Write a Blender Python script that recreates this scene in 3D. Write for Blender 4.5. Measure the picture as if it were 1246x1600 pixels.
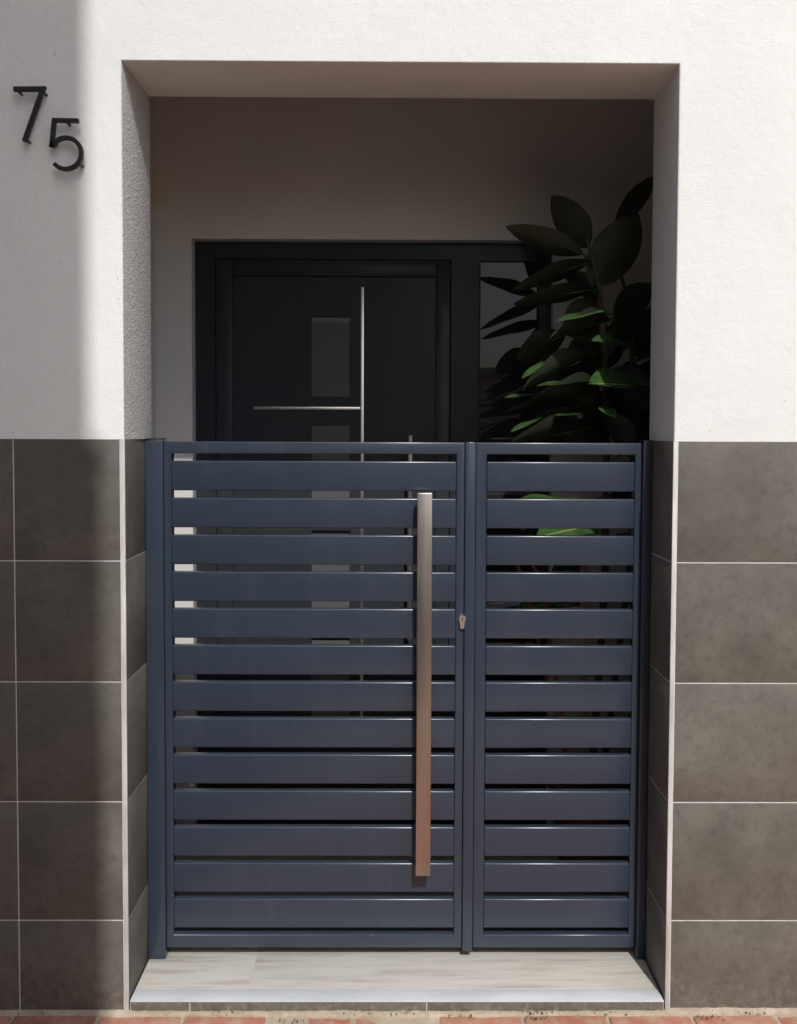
import bpy, bmesh, math, random
from mathutils import Vector, Matrix

# ------------------------------------------------------------------ camera
for o in list(bpy.data.objects):
    bpy.data.objects.remove(o)
SC = bpy.context.scene
COL = SC.collection
random.seed(7)

F = 1250.0                                   # focal length in photo pixels (photo 1246 x 1600)
PITCH, YAW, ROLL, SHY = 0.0334, 0.0055, 0.0038, -82.7
CAM = Vector((0.0, -1.959, 1.451))
_cy, _sy = math.cos(YAW), math.sin(YAW)
_cp, _sp = math.cos(PITCH), math.sin(PITCH)
_cr, _sr = math.cos(ROLL), math.sin(ROLL)
_r0 = Vector((_cy, -_sy, 0)); FWD = Vector((_sy*_cp, _cy*_cp, -_sp)); _u0 = Vector((_sy*_sp, _cy*_sp, _cp))
RIGHT = _r0*_cr + _u0*_sr
UP = _u0*_cr - _r0*_sr
cam_d = bpy.data.cameras.new('camera')
cam_d.sensor_width = 36.0
cam_d.lens = F/1600*36.0
cam_d.shift_y = SHY/1600
cam_d.clip_start = 0.02
cam_d.clip_end = 500
cam = bpy.data.objects.new('camera', cam_d)
COL.objects.link(cam)
m = Matrix((RIGHT, UP, -FWD)).transposed().to_4x4()
m.translation = CAM
cam.matrix_world = m
SC.camera = cam

def at(px, py, Y):
    """photo pixel -> point on the vertical plane y = Y"""
    d = RIGHT*((px-623)/F) + UP*(-(py-(800+SHY))/F) + FWD
    t = (Y-CAM.y)/d.y
    return CAM + d*t

# ------------------------------------------------------------------ light
SUNV = Vector((-0.20, 1.0, -1.18))            # direction the sunlight travels
w = bpy.data.worlds.new('World'); SC.world = w; w.use_nodes = True
nt = w.node_tree
sky = nt.nodes.new('ShaderNodeTexSky'); sky.sky_type = 'NISHITA'; sky.sun_disc = False
sky.sun_elevation = math.atan2(-SUNV.z, math.hypot(SUNV.x, SUNV.y))
sky.sun_rotation = math.atan2(-SUNV.x, -SUNV.y)
sky.air_density = 0.9; sky.dust_density = 3.0; sky.ozone_density = 1.0
nt.links.new(sky.outputs[0], nt.nodes['Background'].inputs[0])
nt.nodes['Background'].inputs[1].default_value = 0.15
sun_d = bpy.data.lights.new('sun', 'SUN'); sun_d.energy = 3.7; sun_d.angle = math.radians(0.5)
sun_d.color = (1.0, 0.985, 0.955)
sun = bpy.data.objects.new('sun', sun_d); COL.objects.link(sun)
sun.rotation_euler = SUNV.to_track_quat('-Z', 'Y').to_euler()
sun.location = (2, -6, 8)
SC.view_settings.view_transform = 'Standard'; SC.view_settings.look = 'None'
SC.view_settings.exposure = -0.06; SC.view_settings.gamma = 1.0
SC.view_settings.use_curve_mapping = False
SC.render.engine = 'CYCLES'
SC.cycles.max_bounces = 10; SC.cycles.diffuse_bounces = 6; SC.cycles.glossy_bounces = 4
SC.cycles.sample_clamp_indirect = 4.0
SC.cycles.use_denoising = True

# ------------------------------------------------------------------ materials
class NT:
    def __init__(s, name):
        s.m = bpy.data.materials.new(name); s.m.use_nodes = True
        s.t = s.m.node_tree; s.b = s.t.nodes['Principled BSDF']
    def n(s, kind, **kw):
        nd = s.t.nodes.new('ShaderNode'+kind)
        for k, v in kw.items():
            if k in nd.inputs.keys(): nd.inputs[k].default_value = v
            else: setattr(nd, k, v)
        return nd
    def l(s, a, b): s.t.links.new(a, b)
    def coords(s, scale=(1, 1, 1), rand=False, obj=False):
        """world-position coordinates; rand adds a per-object shift so alike pieces differ"""
        mp = s.n('Mapping'); mp.inputs['Scale'].default_value = scale
        g = s.n('NewGeometry')
        src = g.outputs['Position']
        if obj:
            src = s.n('TexCoord').outputs['Object']
        if rand:
            oi = s.n('ObjectInfo')
            mul = s.n('VectorMath', operation='MULTIPLY'); mul.inputs[1].default_value = (37.0, 53.0, 71.0)
            cmb = s.n('CombineXYZ')
            for i in range(3): s.l(oi.outputs['Random'], cmb.inputs[i])
            s.l(cmb.outputs[0], mul.inputs[0])
            add = s.n('VectorMath', operation='ADD'); s.l(src, add.inputs[0]); s.l(mul.outputs[0], add.inputs[1])
            src = add.outputs[0]
        s.l(src, mp.inputs['Vector'])
        return mp.outputs[0]
    def noise(s, co, scale, detail=4, rough=0.55):
        nd = s.n('TexNoise'); nd.inputs['Scale'].default_value = scale
        nd.inputs['Detail'].default_value = detail; nd.inputs['Roughness'].default_value = rough
        s.l(co, nd.inputs['Vector']); return nd.outputs['Fac']
    def ramp(s, fac, stops):
        r = s.n('ValToRGB')
        el = r.color_ramp.elements
        while len(el) < len(stops): el.new(0.5)
        for e, (p, c) in zip(el, stops):
            e.position = p; e.color = (*c, 1)
        s.l(fac, r.inputs[0]); return r.outputs[0]
    def mix(s, fac, a, b, blend='MIX'):
        nd = s.n('Mix', data_type='RGBA', blend_type=blend)
        for sock, v in ((nd.inputs[0], fac), (nd.inputs[6], a), (nd.inputs[7], b)):
            if hasattr(v, 'is_output'): s.l(v, sock)
            elif isinstance(v, (int, float)): sock.default_value = v
            else: sock.default_value = (*v, 1)
        return nd.outputs[2]
    def rng(s, fac, a, b, c=0.0, d=1.0):
        nd = s.n('MapRange'); s.l(fac, nd.inputs[0])
        nd.inputs[1].default_value = c; nd.inputs[2].default_value = d
        nd.inputs[3].default_value = a; nd.inputs[4].default_value = b
        return nd.outputs[0]
    def math(s, op, a, b=0.0):
        nd = s.n('Math', operation=op)
        for sock, v in ((nd.inputs[0], a), (nd.inputs[1], b)):
            if hasattr(v, 'is_output'): s.l(v, sock)
            else: sock.default_value = v
        return nd.outputs[0]
    def bump(s, h, strength, dist):
        b = s.n('Bump'); b.inputs['Strength'].default_value = strength; b.inputs['Distance'].default_value = dist
        s.l(h, b.inputs['Height']); s.l(b.outputs[0], s.b.inputs['Normal'])
    def col(s, c):
        if hasattr(c, 'is_output'): s.l(c, s.b.inputs['Base Color'])
        else: s.b.inputs['Base Color'].default_value = (*c, 1)
    def rough(s, r):
        if hasattr(r, 'is_output'): s.l(r, s.b.inputs['Roughness'])
        else: s.b.inputs['Roughness'].default_value = r
    def set(s, **kw):
        for k, v in kw.items(): s.b.inputs[k.replace('_', ' ')].default_value = v
        return s

M = {}
# render plaster, sandy grain (front fine; left reveal has grazing-sun sparkle put in)
def plaster(name, fs, gs, dist, und):
    p = NT(name); co = p.coords()
    big = p.noise(co, 2.2, 5); mid = p.noise(co, 14, 4); fine = p.noise(co, fs, 3, 0.75)
    c = p.ramp(big, [(0.3, (0.735, 0.748, 0.735)), (0.7, (0.805, 0.82, 0.808))])
    c = p.mix(p.rng(mid, 0.0, 0.12), c, (0.70, 0.695, 0.67))
    stain = p.noise(p.coords((1, 1, 0.22)), 6, 6, 0.65)
    c = p.mix(p.rng(stain, 0.0, 0.22, 0.55, 0.85), c, (0.60, 0.585, 0.55))
    sp = p.n('TexVoronoi', feature='F1'); sp.inputs['Scale'].default_value = 26; p.l(co, sp.inputs['Vector'])
    spm = p.math('LESS_THAN', sp.outputs['Distance'], 0.06)
    spn = p.math('MULTIPLY', spm, p.math('GREATER_THAN', p.noise(co, 7, 2), 0.60))
    c = p.mix(p.math('MULTIPLY', spn, 0.6), c, (0.33, 0.31, 0.28))
    if und == 0.0:      # dark speckle in the colour, standing in for grazing-sun sparkle
        c = p.mix(p.rng(p.noise(co, 300, 2, 0.8), 0.0, 0.85, 0.44, 0.62), c, (0.36, 0.35, 0.34))
    p.col(c); p.rough(0.9); p.set(Specular_IOR_Level=0.2)
    h = p.math('ADD', fine, p.math('MULTIPLY', p.noise(co, gs, 3), 0.8))
    h = p.math('ADD', h, p.math('MULTIPLY', p.noise(p.coords((1, 1, 0.6)), 9, 3, 0.6), und))
    p.bump(h, 0.8, dist)
    return p.m
M['plaster'] = plaster('plaster', 280, 42, 0.0019, 1.8)
M['sparkle_plaster'] = plaster('sparkle_plaster', 200, 110, 0.012, 0.0)
# porch paint: same plaster, finer
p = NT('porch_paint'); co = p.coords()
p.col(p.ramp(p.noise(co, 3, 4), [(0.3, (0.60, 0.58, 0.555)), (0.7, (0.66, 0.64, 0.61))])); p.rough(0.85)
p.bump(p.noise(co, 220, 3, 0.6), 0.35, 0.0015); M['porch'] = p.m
# dark porcelain wall tiles
p = NT('dado_tile'); co = p.coords(rand=True)
a = p.noise(co, 4.5, 6, 0.62); b = p.noise(co, 38, 5, 0.65)
c = p.ramp(a, [(0.28, (0.096, 0.089, 0.076)), (0.5, (0.134, 0.124, 0.107)), (0.72, (0.182, 0.171, 0.150))])
c = p.mix(p.rng(b, 0.0, 0.7, 0.48, 0.85), c, (0.065, 0.060, 0.052))
vo = p.noise(co, 150, 3, 0.7)
c = p.mix(p.rng(vo, 0.0, 0.35, 0.62, 0.75), c, (0.05, 0.046, 0.042))
oi = p.n('ObjectInfo')
c = p.mix(p.rng(oi.outputs['Random'], 0.0, 0.22), c, (0.085, 0.080, 0.072))
gz = p.n('SeparateXYZ'); p.l(p.n('NewGeometry').outputs['Position'], gz.inputs[0])
low = p.rng(gz.outputs[2], 1.0, 0.0, 0.0, 0.16)
spl = p.math('MULTIPLY', low, p.rng(p.noise(p.coords(), 55, 5, 0.7), 0.0, 0.8, 0.48, 0.7))
c = p.mix(spl, c, (0.26, 0.22, 0.17))
p.col(c); p.rough(p.rng(a, 0.42, 0.6)); p.set(Specular_IOR_Level=0.2); p.bump(b, 0.12, 0.001); M['tile'] = p.m
p = NT('grout'); co = p.coords(); p.col(p.ramp(p.noise(co, 30, 4), [(0.3, (0.46, 0.45, 0.43)), (0.7, (0.66, 0.65, 0.63))])); p.rough(0.95); M['grout'] = p.m
p = NT('floor_joint'); p.col((0.42, 0.395, 0.35)); p.rough(0.95); M['joint'] = p.m
p = NT('white_trim'); co = p.coords((1, 1, 0.3))
c = p.ramp(p.noise(co, 9, 5, 0.65), [(0.35, (0.40, 0.385, 0.37)), (0.6, (0.62, 0.615, 0.61))])
p.col(c); p.rough(0.45); p.bump(p.noise(co, 90, 3), 0.25, 0.001); M['trim'] = p.m
p = NT('nosing'); co = p.coords((0.25, 1, 1)); p.col(p.ramp(p.noise(co, 25, 4), [(0.3, (0.42, 0.44, 0.46)), (0.7, (0.52, 0.54, 0.56))])); p.rough(0.6); M['nosing'] = p.m
# wood-look floor tile
p = NT('wood_look_tile'); co = p.coords((0.75, 12.0, 1), rand=True)
wv = p.noise(co, 4.5, 8, 0.62); wf = p.noise(co, 26, 6, 0.7); bl = p.noise(p.coords((1, 2.4, 1), rand=True), 3.0, 4)
c = p.ramp(wv, [(0.34, (0.30, 0.28, 0.25)), (0.46, (0.40, 0.382, 0.342)), (0.56, (0.45, 0.432, 0.39)), (0.68, (0.35, 0.332, 0.295))])
c = p.mix(p.rng(wf, 0.0, 0.4, 0.5, 0.8), c, (0.25, 0.225, 0.195)); c = p.mix(p.rng(bl, 0.0, 0.35, 0.4, 0.75), c, (0.52, 0.50, 0.46))
p.col(c); p.rough(0.42); p.bump(wf, 0.1, 0.0008); M['wood'] = p.m
# anthracite powder coat
def paint(name, base, rough, dust=0.15, coat=0.7):
    p = NT(name); co = p.coords()
    n1 = p.noise(co, 3.5, 5); n2 = p.noise(co, 900, 2)
    d = tuple(min(1, x*1.35+0.012) for x in base)
    c = p.mix(p.rng(n1, 0, dust, 0.4, 0.8), base, d)
    sm = p.noise(p.coords((1, 1, 0.35)), 11, 5, 0.7)
    c = p.mix(p.rng(sm, 0, dust*0.8, 0.55, 0.8), c, (0.10, 0.105, 0.115))
    oi = p.n('ObjectInfo')
    c = p.mix(p.rng(oi.outputs['Random'], 0.0, 0.16), c, tuple(x*0.6 for x in base))
    rs = p.noise(p.coords((1, 1, 0.04)), 60, 4, 0.7)
    c = p.mix(p.rng(rs, 0.0, dust, 0.58, 0.8), c, (0.11, 0.115, 0.12))
    vs = p.n('TexVoronoi', feature='F1'); vs.inputs['Scale'].default_value = 34; p.l(co, vs.inputs['Vector'])
    sel = p.math('MULTIPLY', p.math('LESS_THAN', vs.outputs['Distance'], 0.045), p.math('GREATER_THAN', p.noise(co, 9, 2), 0.6))
    c = p.mix(p.math('MULTIPLY', sel, 0.5), c, (0.35, 0.35, 0.35))
    p.col(c); p.rough(p.rng(sm, rough-0.08, rough+0.2)); p.bump(n2, 0.05, 0.0004); p.set(Specular_IOR_Level=0.25, Coat_Weight=coat, Coat_Roughness=0.17)
    return p.m
M['gate'] = paint('gate_paint', (0.025, 0.037, 0.058), 0.40)
M['door'] = paint('door_paint_shaded', (0.023, 0.027, 0.034), 0.5, 0.06, 0.1)  # the gate's paint again, darkened in its colour for the porch shade
p = NT('brushed_steel'); co = p.coords((140, 140, 2.0))
n1 = p.noise(co, 3, 4, 0.7); n2 = p.noise(p.coords((1, 1, 0.25)), 14, 4)
p.col(p.ramp(n2, [(0.3, (0.40, 0.365, 0.33)), (0.7, (0.52, 0.475, 0.435))])); p.rough(p.rng(n1, 0.24, 0.44)); p.set(Metallic=1.0); p.bump(n1, 0.08, 0.0005); M['steel'] = p.m
p = NT('polished_metal'); p.col((0.84, 0.80, 0.74)); p.rough(0.34); p.set(Metallic=1.0); M['polished'] = p.m
p = NT('nickel'); co = p.coords(); p.col(p.ramp(p.noise(co, 160, 3), [(0.3, (0.55, 0.45, 0.34)), (0.7, (0.68, 0.6, 0.5))])); p.rough(0.25); p.set(Metallic=1.0); M['nickel'] = p.m
p = NT('black_metal'); co = p.coords(); p.col((0.012, 0.012, 0.013)); p.rough(p.rng(p.noise(co, 60, 3), 0.35, 0.5)); M['black'] = p.m
p = NT('dark_glass'); p.col((0.022, 0.023, 0.025)); p.rough(0.015); p.set(IOR=1.5, Specular_IOR_Level=0.32); M['glass'] = p.m
p = NT('frosted_sheen_pane'); p.col((0.10, 0.103, 0.105)); p.rough(0.03); p.set(IOR=1.5, Specular_IOR_Level=0.8); M['pane'] = p.m  # base grey raised to stand in for the street's reflection
p = NT('rubber_gasket'); p.col((0.01, 0.01, 0.011)); p.rough(0.7); M['rubber'] = p.m
# leaf: uv.x across the blade, uv.y along it
p = NT('rubber_leaf'); uv = p.n('UVMap'); sx = p.n('SeparateXYZ'); p.l(uv.outputs[0], sx.inputs[0])
dm = p.math('ABSOLUTE', p.math('SUBTRACT', sx.outputs[0], 0.5))
rib = p.math('LESS_THAN', dm, 0.028)
wvn = p.n('TexWave', wave_type='BANDS', bands_direction='Y'); wvn.inputs['Scale'].default_value = 7; wvn.inputs['Distortion'].default_value = 0.6
cmb = p.n('CombineXYZ'); p.l(dm, cmb.inputs[0]); p.l(p.math('SUBTRACT', sx.outputs[1], p.math('MULTIPLY', dm, 0.5)), cmb.inputs[1]); p.l(cmb.outputs[0], wvn.inputs['Vector'])
n1 = p.noise(p.coords(rand=True), 18, 4)
top = p.ramp(n1, [(0.3, (0.026, 0.062, 0.018)), (0.7, (0.050, 0.108, 0.032))])
top = p.mix(rib, top, (0.16, 0.22, 0.06))
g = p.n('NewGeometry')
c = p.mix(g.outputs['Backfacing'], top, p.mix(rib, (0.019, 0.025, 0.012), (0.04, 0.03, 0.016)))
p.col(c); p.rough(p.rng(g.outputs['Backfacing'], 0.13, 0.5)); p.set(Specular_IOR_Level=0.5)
p.bump(wvn.outputs['Fac'], 0.05, 0.0012); M['leaf'] = p.m
p = NT('plant_stem'); co = p.coords(); p.col(p.ramp(p.noise(co, 40, 4), [(0.3, (0.06, 0.04, 0.025)), (0.7, (0.13, 0.085, 0.05))])); p.rough(0.7); M['stem'] = p.m
p = NT('young_stem'); p.col((0.36, 0.13, 0.06)); p.rough(0.5); M['young'] = p.m
p = NT('stake_wood'); co = p.coords((1, 1, 0.1)); p.col(p.ramp(p.noise(co, 60, 4), [(0.3, (0.42, 0.27, 0.15)), (0.7, (0.55, 0.38, 0.24))])); p.rough(0.7); M['stake'] = p.m
p = NT('pot'); co = p.coords(); p.col(p.ramp(p.noise(co, 14, 4), [(0.3, (0.10, 0.028, 0.02)), (0.7, (0.15, 0.045, 0.03))])); p.rough(0.6); M['pot'] = p.m
p = NT('soil'); co = p.coords(); p.col(p.ramp(p.noise(co, 60, 5), [(0.3, (0.02, 0.014, 0.01)), (0.7, (0.06, 0.04, 0.028))])); p.rough(0.95); p.bump(p.noise(co, 80, 4), 0.8, 0.01); M['soil'] = p.m
# paving
p = NT('paving_brick'); co = p.coords(rand=True); oi = p.n('ObjectInfo')
a = p.noise(co, 16, 6, 0.65); b = p.noise(co, 140, 4, 0.7)
c = p.ramp(oi.outputs['Random'], [(0.0, (0.36, 0.135, 0.085)), (0.5, (0.42, 0.17, 0.11)), (1.0, (0.33, 0.125, 0.085))])
c = p.mix(p.rng(a, 0, 0.9, 0.42, 0.68), c, (0.45, 0.33, 0.23)); c = p.mix(p.rng(b, 0, 0.5, 0.55, 0.8), c, (0.17, 0.09, 0.06))
p.col(c); p.rough(0.88); p.bump(p.math('ADD', a, b), 0.5, 0.003); M['brick'] = p.m
p = NT('sandy_mortar'); co = p.coords(); a = p.noise(co, 14, 6, 0.7); b = p.noise(co, 210, 4, 0.7)
c = p.ramp(a, [(0.3, (0.30, 0.235, 0.17)), (0.55, (0.42, 0.35, 0.265)), (0.75, (0.50, 0.43, 0.34))])
c = p.mix(p.rng(b, 0, 0.6, 0.55, 0.8), c, (0.18, 0.13, 0.09)); p.col(c); p.rough(0.95); p.bump(p.math('ADD', a, b), 0.8, 0.004); M['mortar'] = p.m
p = NT('street_paving'); co = p.coords()
bt = p.n('TexBrick'); p.l(co, bt.inputs['Vector']); bt.inputs['Scale'].default_value = 1.0
bt.inputs['Brick Width'].default_value = 0.208; bt.inputs['Row Height'].default_value = 0.108; bt.inputs['Mortar Size'].default_value = 0.004
bt.inputs['Color1'].default_value = (0.44, 0.245, 0.16, 1); bt.inputs['Color2'].default_value = (0.48, 0.30, 0.20, 1); bt.inputs['Mortar'].default_value = (0.34, 0.28, 0.21, 1)
p.col(p.mix(p.rng(p.noise(co, 5, 5), 0, 0.5), bt.outputs['Color'], (0.48, 0.37, 0.27))); p.rough(0.9); M['street'] = p.m
p = NT('moss'); co = p.coords(); p.col(p.ramp(p.noise(co, 90, 3), [(0.3, (0.07, 0.055, 0.03)), (0.7, (0.20, 0.15, 0.09))])); p.rough(0.95); M['moss'] = p.m
def flat(name, col, rough=0.8, var=0.12):
    p = NT(name); co = p.coords(); a = tuple(x*(1-var) for x in col); b = tuple(x*(1+var) for x in col)
    p.col(p.ramp(p.noise(co, 3, 5), [(0.3, a), (0.7, b)])); p.rough(rough); return p.m
M['opp_wall'] = flat('cream_render', (0.68, 0.65, 0.60)); M['opp_base'] = flat('stone_cladding', (0.11, 0.10, 0.09), 0.6)
M['opp_frame'] = flat('white_frame', (0.7, 0.7, 0.69), 0.4); M['garden_wall'] = flat('garden_render', (0.52, 0.47, 0.40)); M['coping'] = flat('coping_stone', (0.45, 0.40, 0.34))
M['roof'] = flat('roof_tile', (0.34, 0.15, 0.09))

# ------------------------------------------------------------------ mesh helpers
W = {}                                        # world origin of every object
def link(name, data, mat, parent, loc):
    o = bpy.data.objects.new(name, data); COL.objects.link(o)
    if data is not None and mat is not None and not data.materials: data.materials.append(mat)
    loc = Vector(loc); W[o] = loc
    if parent is not None:
        o.parent = parent; o.location = loc - W[parent]
    else: o.location = loc
    return o
def thing(name, label, cat, loc, group=None):
    o = link(name, None, None, None, loc); o.empty_display_size = 0.1
    return tag(o, label, cat, group)
def tag(o, label, cat=None, group=None):
    o['label'] = label
    if cat: o['category'] = cat
    if group: o['group'] = group
    return o
def struct(o): o['kind'] = 'structure'; return o
def bm_box(bm, x0, x1, y0, y1, z0, z1, bev=0.0, seg=2):
    r = bmesh.ops.create_cube(bm, size=1.0)
    c = Vector(((x0+x1)/2, (y0+y1)/2, (z0+z1)/2))
    for v in r['verts']:
        v.co = Vector((v.co.x*(x1-x0), v.co.y*(y1-y0), v.co.z*(z1-z0))) + c
    if bev > 0:
        es = list({e for v in r['verts'] for e in v.link_edges})
        bmesh.ops.bevel(bm, geom=es, offset=bev, segments=seg, profile=0.5, affect='EDGES')
def done(bm, name, smooth=False):
    me = bpy.data.meshes.new(name); bm.to_mesh(me); bm.free()
    if smooth:
        for f in me.polygons: f.use_smooth = True
        try: me.set_sharp_from_angle(angle=math.radians(50))
        except Exception: pass
    return me
MESH = {}
def box(name, x0, x1, y0, y1, z0, z1, mat, parent, bev=0.0, seg=2, smooth=True):
    """one box object with its origin at the box centre; equal boxes share mesh data"""
    x0, x1 = min(x0, x1), max(x0, x1); y0, y1 = min(y0, y1), max(y0, y1); z0, z1 = min(z0, z1), max(z0, z1)
    s = (round(x1-x0, 4), round(y1-y0, 4), round(z1-z0, 4), bev, seg, mat.name)
    me = MESH.get(s)
    if me is None:
        bm = bmesh.new(); bm_box(bm, -s[0]/2, s[0]/2, -s[1]/2, s[1]/2, -s[2]/2, s[2]/2, bev, seg)
        me = done(bm, name, smooth and bev > 0); MESH[s] = me
    return link(name, me, mat, parent, ((x0+x1)/2, (y0+y1)/2, (z0+z1)/2))
def multi(name, boxes, mat, parent, bev=0.0, org=(0, 0, 0)):
    bm = bmesh.new()
    for b in boxes: bm_box(bm, *b, bev)
    o = Vector(org)
    for v in bm.verts: v.co -= o
    return link(name, done(bm, name, bev > 0), mat, parent, o)
def tube_bm(bm, pts, rad, n=10, cap=True):
    pts = [Vector(q) for q in pts]; rings = []
    for i, q in enumerate(pts):
        t = (pts[min(i+1, len(pts)-1)] - pts[max(i-1, 0)]).normalized()
        a = t.orthogonal().normalized() if i == 0 else (rings[-1][1] - t*rings[-1][1].dot(t)).normalized()
        b = t.cross(a); r = rad[i] if isinstance(rad, (list, tuple)) else rad
        rings.append(([bm.verts.new(q + (a*math.cos(2*math.pi*k/n) + b*math.sin(2*math.pi*k/n))*r) for k in range(n)], a))
    for (A, _), (B, _) in zip(rings, rings[1:]):
        for k in range(n): bm.faces.new((A[k], A[(k+1) % n], B[(k+1) % n], B[k]))
    if cap: bm.faces.new(rings[0][0][::-1]); bm.faces.new(rings[-1][0])
def tube(name, pts, rad, mat, parent, n=10):
    bm = bmesh.new(); o = Vector(pts[0]); tube_bm(bm, [Vector(q)-o for q in pts], rad, n)
    bmesh.ops.recalc_face_normals(bm, faces=bm.faces)
    return link(name, done(bm, name, True), mat, parent, o)
def prism(bm, outline, y0, y1, bev=0.0):
    """outline of (x, z) extruded from y0 (front) to y1"""
    f = [bm.verts.new((x, y0, z)) for x, z in outline]; b = [bm.verts.new((x, y1, z)) for x, z in outline]
    n = len(outline); bm.faces.new(f); bm.faces.new(b[::-1])
    for k in range(n): bm.faces.new((f[k], b[k], b[(k+1) % n], f[(k+1) % n]))
    bmesh.ops.recalc_face_normals(bm, faces=bm.faces)

# ------------------------------------------------------------------ key sizes (metres)
XL, XR, ZT, ZD, ZF = -0.6600, 0.6865, 2.343, 1.4313, 0.0275
IL, IR, D1 = -0.655, 0.692, 0.2105            # inner edge of the opening
DG = 0.155                                    # gate posts' front plane
YB = 0.84                                     # porch back wall
YD = YB + 0.045                                # door frame front
PXL, PXR, PZT = -0.832, 1.02, 2.85             # porch
HX0, HX1, HZ, HY = -3.6, 3.6, 6.2, 5.0        # house

# ------------------------------------------------------------------ ground
street = struct(link('street', None, None, None, (0, 0, 0))) if False else None
bm = bmesh.new(); s = 120
for a in ((-s, -s), (s, -s), (s, s), (-s, s)): bm.verts.new((a[0], a[1], 0))
bm.faces.new(bm.verts)
street = struct(link('street', done(bm, 'street'), M['street'], None, (0, 0, -0.03)))
pave = struct(box('pavement', -2.2, 2.2, -1.42, -0.0, -0.028, -0.0065, M['mortar'], None))
BW, BD, JT = 0.202, 0.100, 0.009
row_y = -0.013
for r in range(11):
    y1 = row_y - r*(BD+JT); off = (0.118 if r % 2 == 0 else 0.012)
    for k in range(-11, 11):
        x0 = k*(BW+JT) + off
        if x0 < -2.19 or x0+BW > 2.19: continue
        if r == 0 and -0.50 < x0 < 0.20 and k % 3: dz = -0.006
        else: dz = random.uniform(-0.0035, 0.0)
        b = box('paving_brick', x0, x0+BW, y1-BD, y1, -0.045, 0.0, M['brick'], pave, 0.004, 2)
        b.location.z += dz - 0.0005
        b.rotation_euler = (random.uniform(-.006, .006), random.uniform(-.006, .006), random.uniform(-.008, .008))
# rough cement fillet against the wall
bm = bmesh.new(); n = 420; prev = None
from mathutils import noise as mn
for i in range(n+1):
    x = -2.2 + 4.4*i/n
    a = mn.noise((x*9, 0.3, 0)); b2 = mn.noise((x*38, 4.3, 0)); c2 = mn.noise((x*90, 9.1, 0))
    hgt = 0.0035 + 0.0022*a + 0.002*b2 + 0.0012*c2 + (0.006 if x > XR else 0.0) - (0.0015 if XL < x < XR else 0)
    wid = 0.011 + 0.005*a + 0.005*b2 + 0.003*c2 + (0.012*max(0, mn.noise((x*3.1, 7, 0))+0.25) if -0.5 < x < 0.35 else 0)
    cur = [bm.verts.new((x, 0.002, -0.012)), bm.verts.new((x, 0.002, max(hgt, 0.001))), bm.verts.new((x, -0.35*wid, max(hgt*0.8, 0.001) + 0.001*c2)),
           bm.verts.new((x, -0.75*wid, hgt*0.35)), bm.verts.new((x, -wid, -0.004)), bm.verts.new((x, -wid, -0.012))]
    if prev:
        for k in range(5): bm.faces.new((prev[k], prev[k+1], cur[k+1], cur[k]))
    prev = cur
bmesh.ops.recalc_face_normals(bm, faces=bm.faces)
link('mortar_strip', done(bm, 'mortar_strip', True), M['mortar'], pave, (0, -0.002, 0))
# crumbs of moss and grit in the joint
bm = bmesh.new()
for (px, py, k, r) in ((842, 1578, 22, .012), (838, 1592, 26, .012), (1098, 1590, 22, .010), (630, 1577, 12, .012), (455, 1595, 14, .012), (560, 1578, 8, .014), (950, 1581, 10, .02), (345, 1580, 8, .02), (1180, 1580, 8, .03), (60, 1584, 6, .03), (720, 1586, 10, .03)):
    cx = at(px, py, -0.02).x; cyy = -0.012 - max(0, (py-1580))*0.0016
    for _ in range(k):
        x = cx + random.gauss(0, r*1.6); y = min(cyy + random.gauss(0, .005), -0.004); s = random.uniform(.0006, .0022)
        q = bmesh.ops.create_icosphere(bm, subdivisions=1, radius=s)
        for v in q['verts']: v.co = Vector((v.co.x*random.uniform(.7, 1.5)+x, v.co.y+y, v.co.z*random.uniform(.6, 1.2)+0.003+random.random()*.003))
o = link('moss', done(bm, 'moss'), M['moss'], None, (0, 0, 0.001)); o['kind'] = 'stuff'
tag(o, 'dry brown moss and grit in the joint between wall and pavement', 'moss')

# ------------------------------------------------------------------ house
house = thing('house', 'white rendered house front with dark tiled base and a deep entrance porch', 'house', (0, 0.1, 0))
# plaster front above the dado: piers + lintel as one mesh with bevelled arrises
bm = bmesh.new()
def ring(xl, xr, y):
    return [bm.verts.new(q) for q in ((HX0, y, ZD), (xl, y, ZD), (xl, y, ZT), (xr, y, ZT), (xr, y, ZD), (HX1, y, ZD), (HX1, y, ZT), (HX1, y, HZ), (xr, y, HZ), (xl, y, HZ), (HX0, y, HZ), (HX0, y, ZT))]
A = ring(XL, XR, 0.0); B = ring(IL, IR, D1)
for V, flip in ((A, False), (B, True)):
    for q in ((0, 1, 2, 11), (3, 4, 5, 6), (11, 2, 9, 10), (2, 3, 8, 9), (3, 6, 7, 8)):
        f = [V[k] for k in q]; bm.faces.new(f[::-1] if flip else f)
loop = [0, 1, 2, 3, 4, 5, 6, 7, 8, 9, 10, 11]
for k in range(12):
    a, b = loop[k], loop[(k+1) % 12]
    bm.faces.new((A[a], B[a], B[b], A[b]))
bmesh.ops.recalc_face_normals(bm, faces=bm.faces)
bm.edges.ensure_lookup_table()
def ed(a, b): return bm.edges.get((a, b))
es = [ed(V[a], V[b]) for V in (A, B) for a, b in ((1, 2), (2, 3), (3, 4))]
bmesh.ops.bevel(bm, geom=es, offset=0.004, segments=3, profile=0.5, affect='EDGES')
me = done(bm, 'plaster_wall', True)
me.materials.append(M['plaster']); me.materials.append(M['sparkle_plaster'])
for f in me.polygons:
    if f.normal.x > 0.95 and -1.0 < f.center.x < 0: f.material_index = 1
wall = link('plaster_wall', me, None, house, (0, 0, 0))
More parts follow.
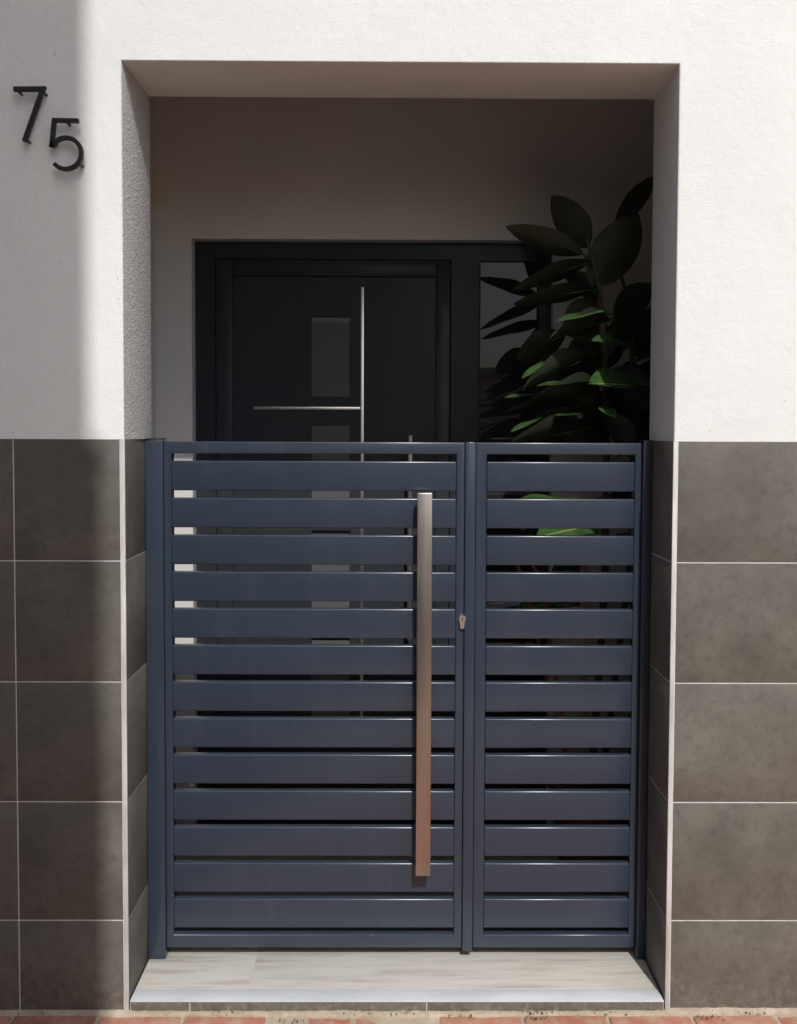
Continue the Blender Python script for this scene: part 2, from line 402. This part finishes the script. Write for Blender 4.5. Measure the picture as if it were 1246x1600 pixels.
# backing below the dado: grout coloured piers
GI = -0.0004
for nm, x0, x1 in (('dado_backing', HX0, XL+0.0004), ('dado_backing', XR-0.0004, HX1)):
    box(nm, x0, x1, GI, D1-0.002, -0.03, ZD-0.001, M['grout'], house)
# shell
box('side_wall', HX0, HX0+0.2, D1+0.001, HY, -0.03, HZ, M['plaster'], house)
box('side_wall', HX1-0.2, HX1, D1+0.001, HY, -0.03, HZ, M['plaster'], house)
box('rear_wall', HX0, HX1, HY+0.001, HY+0.2, -0.03, HZ, M['plaster'], house)
box('roof', HX0-0.12, HX1+0.12, -0.06, HY+0.3, HZ+0.001, HZ+0.14, M['roof'], house)

# dado tiles
TH, TG = 0.3, 0.0027
rows = [(ZD-TH*(k+1)+TG, ZD-TH*k) for k in range(4)] + [(0.004, ZD-TH*4)]
rows = [(a, b-0.0) for a, b in rows]
TRIM = 0.0088
xj = at(25.5, 1060, 0).x                      # vertical joint on the left
def tile_row(xs, z0, z1):
    for x0, x1 in xs:
        box('dado_tile', x0+TG/2, x1-TG/2, -0.0012+random.uniform(0, .0004), 0.006, z0, z1, M['tile'], house, 0.0008, 2)
colsL = [(xj, XL-TRIM-0.001)]
x = xj
while x > HX0+0.05: colsL.append((max(x-0.6, HX0), x)); x -= 0.6
colsR = [(XR+TRIM+0.001, XR+0.42)]
x = XR+0.42
while x < HX1-0.05: colsR.append((x, min(x+0.6, HX1))); x += 0.6
for z0, z1 in rows:
    tile_row(colsL, z0, z1); tile_row(colsR, z0, z1)
    # reveals
    box('reveal_tile', XL-0.006, XL+0.0012, 0.0035, D1-0.004, z0, z1, M['tile'], house, 0.0008, 2)
    box('reveal_tile', XR-0.0012, XR+0.006, 0.0035, D1-0.004, z0, z1, M['tile'], house, 0.0008, 2)
for x0, x1 in ((XL-TRIM, XL+0.0016), (XR-0.0016, XR+TRIM)):
    tr = box('corner_trim', x0, x1, -0.0022, 0.0030, 0.002, ZD-0.0005, M['trim'], house, 0.0012, 2)
    tag(tr, 'white plastic tile trim along the corner of the opening')

# porch
PWT = 0.15
box('porch_side_wall', PXL-PWT, PXL, D1+0.002, YB, -0.03, PZT, M['porch'], house)
box('porch_side_wall', PXR, PXR+PWT, D1+0.002, YB, -0.03, PZT, M['porch'], house)
box('porch_ceiling', PXL-PWT, PXR+PWT, D1+0.002, YB+0.2, PZT+0.001, PZT+0.12, M['porch'], house)
dx0 = at(300.5, 560, YB).x; dx1 = at(864.5, 600, YB).x; dzt = at(560, 374, YB).z
multi('porch_back_wall', [(PXL-PWT, dx0, YB+0.001, YB+0.2, -0.03, PZT), (dx1, PXR+PWT, YB+0.001, YB+0.2, -0.03, PZT), (dx0, dx1, YB+0.001, YB+0.2, dzt, PZT)], M['porch'], house)
# doorstep, threshold and porch floor
step = box('doorstep', XL+0.004, XR-0.004, 0.012, YB+0.2, -0.03, ZF-0.0012, M['joint'], house)
tag(step, 'low doorstep with wood look tiles and a pale metal nosing')
SN = 0.041
j1 = at(394, 1515, 0.1).x; xs = [XL+0.0045, j1, XR-0.0045]
for a, b in zip(xs, xs[1:]):
    if b-a < 0.02: continue
    box('floor_tile', a+0.001, b-0.001, SN+0.001, D1+0.03, ZF-0.0085, ZF+random.uniform(-.0003, 0), M['wood'], step, 0.0008, 2)
y = D1+0.032
while y < YB:
    x = PXL
    while x < PXR:
        box('porch_tile', x, min(x+0.598, PXR), y, min(y+0.298, YB+0.04), ZF-0.0085, ZF-0.0006, M['wood'], step, 0.0008, 2); x += 0.6
    y += 0.3
box('porch_floor', PXL, PXR, D1+0.004, YB+0.15, -0.03, ZF-0.010, M['grout'], house)
ns = box('nosing_strip', XL+0.0045, XR-0.0045, -0.003, SN-0.0005, ZF-0.0032, ZF+0.0006, M['nosing'], step, 0.001, 2)
tag(ns, 'pale metal edge strip on the front of the doorstep')
for a, b in ((XL+0.0045, at(297, 1572, 0).x), (at(297, 1572, 0).x, at(667, 1572, 0).x), (at(667, 1572, 0).x, XR-0.0045)):
    box('riser_tile', a+0.0012, b-0.0012, -0.0012, 0.011, -0.012, ZF-0.0034, M['tile'], step, 0.0008, 2)
box('riser_grout', XL+0.0045, XR-0.0045, -0.0003, 0.0115, -0.014, ZF-0.0036, M['grout'], step)

# ------------------------------------------------------------------ front door (part of the house)
def X(px, py=900, Y=YD): return at(px, py, Y).x
def Z(py, px=560, Y=YD): return at(px, py, Y).z
fx0, fx1 = dx0+0.0005, dx1-0.0005
fz1 = dzt-0.0005
lx0, lx1, lz1 = X(337, 560), X(705, 560), Z(405)
gx0, gx1, gz1 = X(748, 560), X(842, 560), Z(407)
fz0 = ZF
# fixed frame: jambs, head, mullion
door = multi('front_door', [(fx0, lx0, YD, YD+0.07, fz0, fz1), (lx0, lx1, YD, YD+0.07, lz1, fz1), (lx1, gx0, YD, YD+0.07, fz0, fz1),
                            (gx0, gx1, YD, YD+0.07, gz1, fz1), (gx1, fx1, YD, YD+0.07, fz0, fz1), (gx0, gx1, YD, YD+0.07, fz0, fz0+0.07)], M['door'], house, org=((fx0+fx1)/2, YD, fz0))
tag(door, 'dark anthracite front door with narrow glass panes and steel inlays')
ix0, ix1, iz1 = X(365, 560), X(681, 560), Z(433)
iz0 = fz0+0.13; g = 0.004
leaf = multi('door_leaf', [(lx0+g, ix0, YD-0.012, YD+0.05, fz0+0.008, lz1-g), (ix1, lx1-g, YD-0.012, YD+0.05, fz0+0.008, lz1-g),
                           (ix0, ix1, YD-0.012, YD+0.05, iz1, lz1-g), (ix0, ix1, YD-0.012, YD+0.05, fz0+0.008, iz0)], M['door'], door, 0.003, org=((lx0+lx1)/2, YD, fz0))
wx0, wx1 = X(487, 560, YD-0.004), X(548, 560, YD-0.004)
wins = [(Z(495+167*k), Z(620+167*k)) for k in range(4)]
yp = YD-0.003
pb = [(ix0+.0005, wx0, yp, yp+0.03, iz0, iz1-.0005), (wx1, ix1-.0005, yp, yp+0.03, iz0, iz1-.0005)]
ztop = iz1-.0005
for a, b in wins:
    pb.append((wx0, wx1, yp, yp+0.03, a, ztop)); ztop = b
pb.append((wx0, wx1, yp, yp+0.03, iz0, ztop))
multi('door_panel', pb, M['door'], door, org=((ix0+ix1)/2, yp, iz0))
for a, b in wins:
    box('glass_pane', wx0, wx1, yp+0.011, yp+0.022, b, a, M['pane'], door)
vx = X(566.5, 560); hz = Z(638, 480)
tag(box('steel_inlay', vx-0.0055, vx+0.0055, yp-0.004, yp+0.002, Z(1122), Z(449), M['polished'], door, 0.001, 2), 'upright steel inlay strip on the door')
tag(box('steel_inlay', X(397, 638), vx-0.0065, yp-0.004, yp+0.002, hz-0.0055, hz+0.0055, M['polished'], door, 0.001, 2), 'level steel inlay strip on the door')
ggx = box('sidelight_glass', gx0, gx1, YD+0.012, YD+0.03, fz0+0.07, gz1, M['glass'], door)
for (a, b, c2, d2) in ((gx0, gx0+0.006, fz0+0.07, gz1), (gx1-0.006, gx1, fz0+0.07, gz1)):
    box('gasket', a, b, YD+0.004, YD+0.0119, c2, d2, M['rubber'], door)
hx = X(641, 850, YD-0.06)
hb = tube('pull_handle', [(hx, YD-0.06, at(641, 680, YD-0.06).z), (hx, YD-0.06, at(638, 1000, YD-0.06).z)], 0.009, M['polished'], door, 16)
tag(hb, 'round steel bar handle on the door')
for pyy in (720, 960):
    zz = at(641, pyy, YD-0.06).z
    tube('handle_post', [(hx, YD-0.06, zz), (hx, yp+0.001, zz)], 0.006, M['polished'], door, 10)

# ------------------------------------------------------------------ gate
YL = DG + 0.006                                # leaf face
def GX(px, py=1085, Y=YL): return at(px, py, Y).x
def GZ(py, px=490, Y=YL): return at(px, py, Y).z
zbot, ztopg = GZ(1481), GZ(690.5)
gate = thing('gate', 'anthracite metal slatted double gate closing the porch entrance', 'gate', (0.0, DG+0.02, ZF))
pl1 = GX(256.5, 1085, DG)
lpost = box('gate_post', XL+0.0022, pl1, DG, DG+0.045, ZF+0.0012, GZ(688.5, 240), M['gate'], gate, 0.002, 3)
pr0 = GX(1000.5, 1085, DG)
rpost = box('gate_post', pr0, XR-0.0022, DG, DG+0.045, ZF+0.0012, GZ(688.5, 1010), M['gate'], gate, 0.002, 3)
for q, a, b in ((lpost, XL+0.0022, pl1), (rpost, pr0, XR-0.0022)):
    box('post_cap', a+0.001, b-0.001, DG+0.001, DG+0.044, GZ(688.0)+0.0002, GZ(688.0)+0.004, M['rubber'], q, 0.001, 2)
SLOT = [(709.5, 722.0)]
s0z, s0b = GZ(709.0), GZ(721.5)
pitch = (GZ(709.0)-GZ(1450.0))/13.0
slotH = 0.0196
def leaf_obj(name, x0, x1, sx0, sx1, label):
    st, rl = 0.032, 0.032
    zt_in = s0z                                  # underside of the top rail
    zb_in = s0z - pitch*13 - slotH               # top of the bottom rail
    bm = bmesh.new()
    outer = [(x0, zbot), (x1, zbot), (x1, ztopg), (x0, ztopg)]; inner = [(sx0, zb_in), (sx1, zb_in), (sx1, zt_in), (sx0, zt_in)]
    V = {}
    for nm, ys in (('f', YL), ('b', YL+st)):
        V[nm+'o'] = [bm.verts.new((x, ys, z)) for x, z in outer]; V[nm+'i'] = [bm.verts.new((x, ys, z)) for x, z in inner]
    for k in range(4):
        j = (k+1) % 4
        bm.faces.new((V['fo'][k], V['fo'][j], V['fi'][j], V['fi'][k])); bm.faces.new((V['bo'][j], V['bo'][k], V['bi'][k], V['bi'][j]))
        bm.faces.new((V['fo'][j], V['fo'][k], V['bo'][k], V['bo'][j])); bm.faces.new((V['fi'][k], V['fi'][j], V['bi'][j], V['bi'][k]))
    bmesh.ops.recalc_face_normals(bm, faces=bm.faces)
    sharp = [e for e in bm.edges if len(e.link_faces) == 2 and e.calc_face_angle() > 1.0]
    bmesh.ops.bevel(bm, geom=sharp, offset=0.0030, segments=4, profile=0.5, affect='EDGES')
    c0 = Vector(((x0+x1)/2, YL, zbot))
    for v in bm.verts: v.co -= c0
    lf = link(name, done(bm, name, True), M['gate'], gate, c0)
    tag(lf, label)
    for k in range(13):
        zt = s0z - pitch*k - slotH; zb = s0z - pitch*(k+1)
        sl = box('slat', sx0+0.0003, sx1-0.0003, YL+0.0002, YL+0.0202, zb, zt, M['gate'], lf, 0.0034, 5)
        sl.location.y += random.uniform(-.0002, .0005)
    return lf
gl0, gl1 = GX(257.3), GX(724.3)
gr0, gr1 = GX(741.5), GX(999.5)
leafL = leaf_obj('gate_leaf', gl0+.001, gl1, GX(269.5), GX(711.5), 'wide slatted gate leaf with the pull bar')
leafR = leaf_obj('gate_leaf', gr0, gr1-.001, GX(758.3), GX(988.0), 'narrow slatted gate leaf beside the plant')
zst = GZ(690)
box('meeting_strip', gl1+.0012, gr0-.0012, DG+0.0005, DG+0.040, GZ(1484.5), zst, M['gate'], gate, 0.002, 3)
# pull bar on the wide leaf
yb0, yb1 = YL-0.052, YL-0.030
bx0, bx1 = at(651.2, 1070, yb0).x, at(674.4, 1070, yb0).x
bz1, bz0 = at(663, 770.5, yb0).z, at(661, 1369, yb0).z
bar = box('pull_bar', bx0, bx1, yb0, yb1, bz0, bz1, M['steel'], leafL, 0.0016, 3)
tag(bar, 'long flat brushed steel pull bar')
for zz in (bz1-0.17, bz0+0.17):
    box('bar_mount', bx0+0.012, bx1-0.012, yb1+0.0003, YL+0.0006, zz-0.012, zz+0.012, M['steel'], leafL, 0.001, 2)
# euro cylinder lock
lc = at(722.3, 966, YL); bm = bmesh.new()
out = []
for k in range(25):
    a = math.radians(-40 + 260*k/24); out.append((0.0092*math.cos(a), 0.0092*math.sin(a)))
for k in range(9):
    a = math.radians(180+180*k/8); out.append((0.0054*math.cos(a), -0.0215+0.0054*math.sin(a)))
prism(bm, out[:25]+out[25:], -0.009, 0.006)
lock = link('lock_cylinder', done(bm, 'lock_cylinder', True), M['polished'], leafL, (lc.x, YL, lc.z))
tag(lock, 'small brassy lock cylinder')
box('keyway', lc.x-0.0011, lc.x+0.0011, YL-0.0094, YL-0.0080, lc.z-0.005, lc.z+0.004, M['rubber'], leafL)

# ------------------------------------------------------------------ house numbers
YN = -0.022; TN = 0.009
def stroke(bm, pts, wd, y0, y1):
    """ribbon of constant width along a polyline in the x-z plane, extruded"""
    P = [Vector((q[0], q[1])) for q in pts]; Ls, Rs = [], []
    for i, q in enumerate(P):
        if i == 0: d = (P[1]-P[0]).normalized(); nrm = Vector((-d.y, d.x)); k = 1
        elif i == len(P)-1: d = (P[-1]-P[-2]).normalized(); nrm = Vector((-d.y, d.x)); k = 1
        else:
            d1 = (P[i]-P[i-1]).normalized(); d2 = (P[i+1]-P[i]).normalized()
            n1 = Vector((-d1.y, d1.x)); n2 = Vector((-d2.y, d2.x)); nrm = (n1+n2).normalized(); k = 1/max(0.35, nrm.dot(n1))
        Ls.append(q+nrm*wd/2*k); Rs.append(q-nrm*wd/2*k)
    f1 = [bm.verts.new((q.x, y0, q.y)) for q in Ls]; f2 = [bm.verts.new((q.x, y0, q.y)) for q in Rs]
    b1 = [bm.verts.new((q.x, y1, q.y)) for q in Ls]; b2 = [bm.verts.new((q.x, y1, q.y)) for q in Rs]
    for i in range(len(P)-1):
        bm.faces.new((f1[i], f1[i+1], f2[i+1], f2[i])); bm.faces.new((b1[i+1], b1[i], b2[i], b2[i+1]))
        bm.faces.new((f1[i+1], f1[i], b1[i], b1[i+1])); bm.faces.new((f2[i], f2[i+1], b2[i+1], b2[i]))
    bm.faces.new((f1[0], f2[0], b2[0], b1[0])); bm.faces.new((f1[-1], b1[-1], b2[-1], f2[-1]))
    bmesh.ops.recalc_face_normals(bm, faces=bm.faces)
def numeral(label, pix, pins, wpx):
    P = [at(x, y, YN) for x, y in pix]
    cx = sum(q.x for q in P)/len(P); cz = min(q.z for q in P)
    bm = bmesh.new(); stroke(bm, [(q.x-cx, q.z-cz) for q in P], wpx/645.0, 0.0, TN)
    shp = [e for e in bm.edges if len(e.link_faces) == 2 and e.calc_face_angle() > 1.0]
    bmesh.ops.bevel(bm, geom=shp, offset=0.0007, segments=2, affect='EDGES')
    o = link('house_number', done(bm, 'house_number', True), M['black'], None, (cx, YN, cz))
    tag(o, label, 'house number', 'house number digits')
    for x, y in pins:
        q = at(x, y, YN)
        tube('mounting_pin', [(q.x, YN+0.002, q.z), (q.x, 0.004, q.z)], 0.0032, M['black'], o, 10)
numeral('black metal numeral 7 mounted higher on the white wall', [(20.5, 138.5), (66.5, 138.0), (37.5, 220.5)], [(28, 142), (67, 143), (41, 218)], 7.2)
cx5, cy5, r5 = 102.5, 239.0, 24.0
arc = [(cx5+r5*math.cos(math.radians(a)), cy5-r5*1.02*math.sin(math.radians(a))) for a in range(148, -143, -6)]
numeral('black metal numeral 5 mounted lower, below and beside the seven', [(122.5, 188.0), (84.0, 187.0), (80.5, 224.5)] + arc[0:0] + arc, [(104, 190), (124, 256), (83, 222)], 6.4)

# ------------------------------------------------------------------ rubber plant and pot
potc = Vector((0.66, 0.62, ZF))
bm = bmesh.new()
prof = [(0.0, 0.0), (0.105, 0.0), (0.112, 0.01), (0.145, 0.27), (0.158, 0.272), (0.160, 0.315), (0.146, 0.318), (0.142, 0.29), (0.0, 0.285)]
NS = 36; rings = []
for r, z in prof:
    rings.append([bm.verts.new((r*math.cos(2*math.pi*k/NS), r*math.sin(2*math.pi*k/NS), z)) for k in range(NS)] if r > 0 else [bm.verts.new((0, 0, z))])
for A, B in zip(rings, rings[1:]):
    for k in range(NS):
        j = (k+1) % NS
        if len(A) == 1: bm.faces.new((A[0], B[j], B[k]))
        elif len(B) == 1: bm.faces.new((A[k], A[j], B[0]))
        else: bm.faces.new((A[k], A[j], B[j], B[k]))
bmesh.ops.recalc_face_normals(bm, faces=bm.faces)
pot = link('plant_pot', done(bm, 'plant_pot', True), M['pot'], None, potc)
tag(pot, 'dark red clay pot standing behind the narrow gate leaf', 'pot')
bm = bmesh.new(); bmesh.ops.create_cone(bm, cap_ends=True, segments=32, radius1=0.138, radius2=0.12, depth=0.02)
link('soil', done(bm, 'soil'), M['soil'], pot, potc+Vector((0, 0, 0.295)))

plant = thing('rubber_plant', 'tall rubber plant with big glossy dark green leaves behind the gate', 'plant', potc+Vector((0, 0, 0.30)))
def leaf_mesh(L, wd, fold=0.12, droop=0.10, curl=0.0, fexp=1.4, nu=14, nv=10):
    bm = bmesh.new(); uvl = bm.loops.layers.uv.new('UVMap'); rows_ = []
    for i in range(nu+1):
        t = i/nu
        prof = (math.sin(math.pi*min(1, t**0.92*0.985+0.006)))**0.72
        if t > 0.9: prof *= 1-0.45*((t-0.9)/0.1)
        hw = 0.5*wd*max(prof, 0.012)
        row = []
        for j in range(nv+1):
            s = -1+2*j/nv
            z = fold*hw*abs(s)**fexp - droop*L*t*t + curl*math.sin(t*9+s*2)*hw*0.10*abs(s)
            row.append((bm.verts.new((s*hw, t*L*(1-0.25*droop*t), z)), (0.5+0.5*s, t)))
        rows_.append(row)
    for a, b in zip(rows_, rows_[1:]):
        for j in range(nv):
            q = (a[j], a[j+1], b[j+1], b[j])
            f = bm.faces.new([x[0] for x in q])
            for lp, x in zip(f.loops, q): lp[uvl].uv = x[1]
    return done(bm, 'leaf', False)
def put_leaf(base, tip, wd, cam_w, up_w=1.0, stem=None, fold=0.12, droop=0.06, curl=1.0, fexp=1.4):
    base, tip = Vector(base), Vector(tip); a = tip-base; L = a.length; a.normalize()
    tocam = (CAM-(base+tip)/2).normalized()
    nrm = Vector((0, 0, 1))*up_w + tocam*cam_w
    nrm = (nrm - a*nrm.dot(a))
    nrm.normalize(); side = a.cross(nrm)
    me = leaf_mesh(L, wd, fold, droop, curl, fexp)
    mt = Matrix((side, a, nrm)).transposed()
    for v in me.vertices: v.co = mt @ v.co
    if stem is not None:
        bm = bmesh.new(); bm.from_mesh(me); s = Vector(stem)-base
        tube_bm(bm, [s, s*0.5+Vector((0, 0, -0.004)), Vector((0, 0, 0)), a*L*0.35 - nrm*0.0015 - Vector((0, 0, droop*L*0.1))], [0.0036, 0.0032, 0.003, 0.001], 6)
        bm.to_mesh(me); bm.free()
    for f in me.polygons: f.use_smooth = True
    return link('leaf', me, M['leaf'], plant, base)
# stems
stA = [potc+Vector((-0.01, 0.0, 0.29)), at(946, 900, 0.60), at(948, 690, 0.58), at(945, 560, 0.55), at(938, 460, 0.55), at(926, 405, 0.54), at(917, 372, 0.53)]
stB = [potc+Vector((0.03, 0.02, 0.29)), at(985, 880, 0.62), at(992, 660, 0.60), at(985, 480, 0.60), at(968, 420, 0.60)]
tube('stem', stA, [0.013, 0.012, 0.011, 0.010, 0.008, 0.006, 0.004], M['stem'], plant)
tube('stem', stB, [0.011, 0.010, 0.009, 0.007, 0.004], M['stem'], plant)
def PL(bp, tp, Yb, Yt, wpx, cam_w, up_w=1.0, stem=None, **kw):
    b = at(*bp, Yb); t = at(*tp, Yt); wd = wpx*(Yb-CAM.y)/F
    st = at(*stem, Yb+0.03) if stem else None
    return put_leaf(b, t, wd, cam_w, up_w, st, **kw)
# crown leaves, in the shade (seen from below)
PL((921, 386), (864, 306), 0.53, 0.60, 54, -1.0, 0.3, (928, 415))
PL((912, 397), (790, 352), 0.52, 0.50, 40, -1.0, 0.5, (928, 420), droop=0.03)
PL((926, 448), (998, 334), 0.55, 0.52, 72, -1.0, 0.25, (936, 470), droop=0.02)
PL((962, 352), (1026, 274), 0.60, 0.66, 33, -1.0, 0.3, (950, 400), droop=-0.02)
PL((924, 409), (797, 448), 0.53, 0.44, 38, -0.8, 0.7, (932, 430), droop=0.05)
PL((930, 452), (795, 468), 0.54, 0.46, 37, -0.8, 0.7, (936, 470), droop=0.08)
PL((960, 495), (1020, 444), 0.58, 0.60, 50, -1.0, 0.4, (945, 500))
PL((938, 464), (885, 428), 0.54, 0.66, 46, -0.8, 0.6, (940, 480))
PL((938, 472), (880, 522), 0.57, 0.60, 60, -0.9, 0.6, (940, 480))
# leaves folded along the midrib: the far half catches the sun, the near half shows its dark underside
FO = dict(fold=0.55, fexp=3.0)
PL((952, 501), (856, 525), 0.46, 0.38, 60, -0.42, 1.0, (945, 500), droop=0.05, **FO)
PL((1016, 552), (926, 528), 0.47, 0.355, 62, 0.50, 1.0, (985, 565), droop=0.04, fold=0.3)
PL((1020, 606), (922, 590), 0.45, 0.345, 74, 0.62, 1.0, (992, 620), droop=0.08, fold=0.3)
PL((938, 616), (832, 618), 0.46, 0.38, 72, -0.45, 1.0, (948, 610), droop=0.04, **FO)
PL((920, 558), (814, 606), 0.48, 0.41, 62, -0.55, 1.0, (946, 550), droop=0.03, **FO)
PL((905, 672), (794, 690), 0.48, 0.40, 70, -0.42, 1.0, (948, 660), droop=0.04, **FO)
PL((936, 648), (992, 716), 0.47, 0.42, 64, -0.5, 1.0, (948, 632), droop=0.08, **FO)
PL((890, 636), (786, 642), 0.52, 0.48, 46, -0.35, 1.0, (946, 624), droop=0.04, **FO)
# nearly level leaves whose sunlit tops show as thin slivers
for (b_, t_, yb_, yt_, w_, cw_) in (((946, 485), (870, 500), .40, .33, 50, .205), ((930, 596), (838, 600), .41, .34, 54, .125), ((862, 560), (815, 590), .44, .40, 30, .12),
        ((846, 652), (797, 674), .42, .38, 30, .05), ((916, 646), (868, 648), .42, .36, 44, .075), ((842, 616), (788, 620), .47, .43, 40, .105), ((940, 634), (962, 652), .40, .36, 34, .08)):
    PL(b_, t_, yb_, yt_, w_, cw_, 1.0, (b_[0]+10, b_[1]+6), droop=0.03, fold=0.08, curl=0.4)
# shaded mass behind
for (b_, t_, yb_, yt_, w_) in (((960, 575), (1016, 640), .55, .50, 62), ((1000, 562), (1022, 478), .62, .66, 56), ((965, 692), (1020, 606), .60, .60, 54),
        ((940, 545), (876, 580), .56, .54, 70), ((950, 522), (1018, 498), .57, .58, 60), ((955, 655), (896, 698), .54, .50, 66), ((948, 606), (1006, 584), .62, .66, 68),
        ((925, 692), (822, 660), .60, .62, 62), ((965, 640), (1018, 696), .58, .56, 62), ((900, 592), (846, 556), .62, .66, 58), ((884, 522), (802, 560), .62, .64, 50),
        ((930, 570), (970, 520), .60, .64, 64), ((925, 640), (866, 590), .60, .64, 66), ((960, 680), (930, 610), .60, .66, 66), ((985, 660), (1020, 560), .63, .66, 60),
        ((955, 560), (905, 500), .60, .66, 60), ((900, 690), (850, 640), .62, .66, 60), ((985, 540), (1020, 520), .6, .6, 56), ((940, 700), (890, 660), .62, .64, 66), ((980, 705), (1000, 640), .62, .64, 60)):
    PL(b_, t_, yb_, yt_, w_, -0.9, random.uniform(0.4, 0.8), ((b_[0]+948)/2, b_[1]+8), droop=random.uniform(0.02, 0.12))
# below the gate top: seen through the slots
PL((925, 783), (800, 776), 0.52, 0.42, 60, 0.10, 1.0, (948, 770), droop=0.06)
PL((942, 818), (838, 836), 0.50, 0.42, 74, 0.60, 1.0, (948, 820), droop=0.04)
PL((890, 740), (790, 735), 0.58, 0.50, 56, -0.1, 1.0, (948, 740))
PL((960, 730), (1010, 760), 0.55, 0.52, 56, 0.2, 1.0, (990, 720))
PL((920, 935), (800, 945), 0.58, 0.52, 50, 0.5, 1.0, (946, 920), droop=0.1)
PL((960, 860), (1005, 830), 0.60, 0.62, 50, 0.3, 0.8, (950, 880))
PL((920, 870), (860, 905), 0.60, 0.52, 46, 0.4, 1.0, (946, 880))
PL((955, 770), (1010, 800), 0.62, 0.60, 60, -0.5, 0.8, (950, 780))
PL((960, 900), (1010, 950), 0.62, 0.60, 60, -0.5, 0.8, (950, 900))
# bare reddish shoots and a wooden cane
for (a, b, Yq) in (((802, 870), (819, 905), 0.42), ((826, 874), (846, 905), 0.43)):
    q0 = at(*b, Yq); tube('shoot', [potc+Vector((-0.08, -0.02, 0.29)), q0, at(*a, Yq)], [0.006, 0.006, 0.004], M['young'], plant, 8)
cane = tube('support_cane', [potc+Vector((-0.05, -0.06, 0.29)), at(912, 905, 0.52), at(915, 868, 0.515)], [0.011, 0.011, 0.011], M['stake'], None, 10)
tag(cane, 'pale wooden cane stuck in the plant pot behind the gate', 'cane')

# ------------------------------------------------------------------ across the lane (gives the shade on the left of the wall and the reflections)
YO = -4.3
xe = at(141, 800, 0).x - SUNV.x*(-YO)
tb = thing('tall_building', 'cream three storey building across the lane with a dark stone base', 'building', (-4.0, YO, 0))
BX0 = -9.0
multi('wall', [(BX0, xe+0.028, YO-8, YO, 2.55, 6.5), (BX0, xe, YO-8, YO, 6.501, 9.4)], M['opp_wall'], tb)  # unseen lower storeys widened a little to slant the shadow edge on the house
multi('stone_base', [(BX0-0.02, xe-0.002, YO-8.0, YO+0.02, -0.03, 2.549)], M['opp_base'], tb)
box('roof', BX0-0.1, xe-0.004, YO-8.1, YO+0.05, 9.401, 9.55, M['roof'], tb)
for zz in (3.6, 6.5):
    for xx in (-1.6, -4.2, -6.8):
        fr = box('window', xx-0.6, xx+0.6, YO+0.001, YO+0.05, zz, zz+1.4, M['opp_frame'], tb, 0.005)
        box('pane', xx-0.53, xx-0.03, YO+0.045, YO+0.056, zz+0.07, zz+1.33, M['glass'], fr)
        box('pane', xx+0.03, xx+0.53, YO+0.045, YO+0.056, zz+0.07, zz+1.33, M['glass'], fr)
gw = thing('garden_wall', 'low rendered garden wall with stone coping across the lane', 'wall', (4.0, YO, 0))
multi('wall_body', [(xe+0.032, 11.0, YO-0.25, YO, -0.03, 2.02)], M['garden_wall'], gw)
multi('coping', [(xe+0.032, 11.0, YO-0.30, YO+0.05, 2.021, 2.10)], M['coping'], gw)
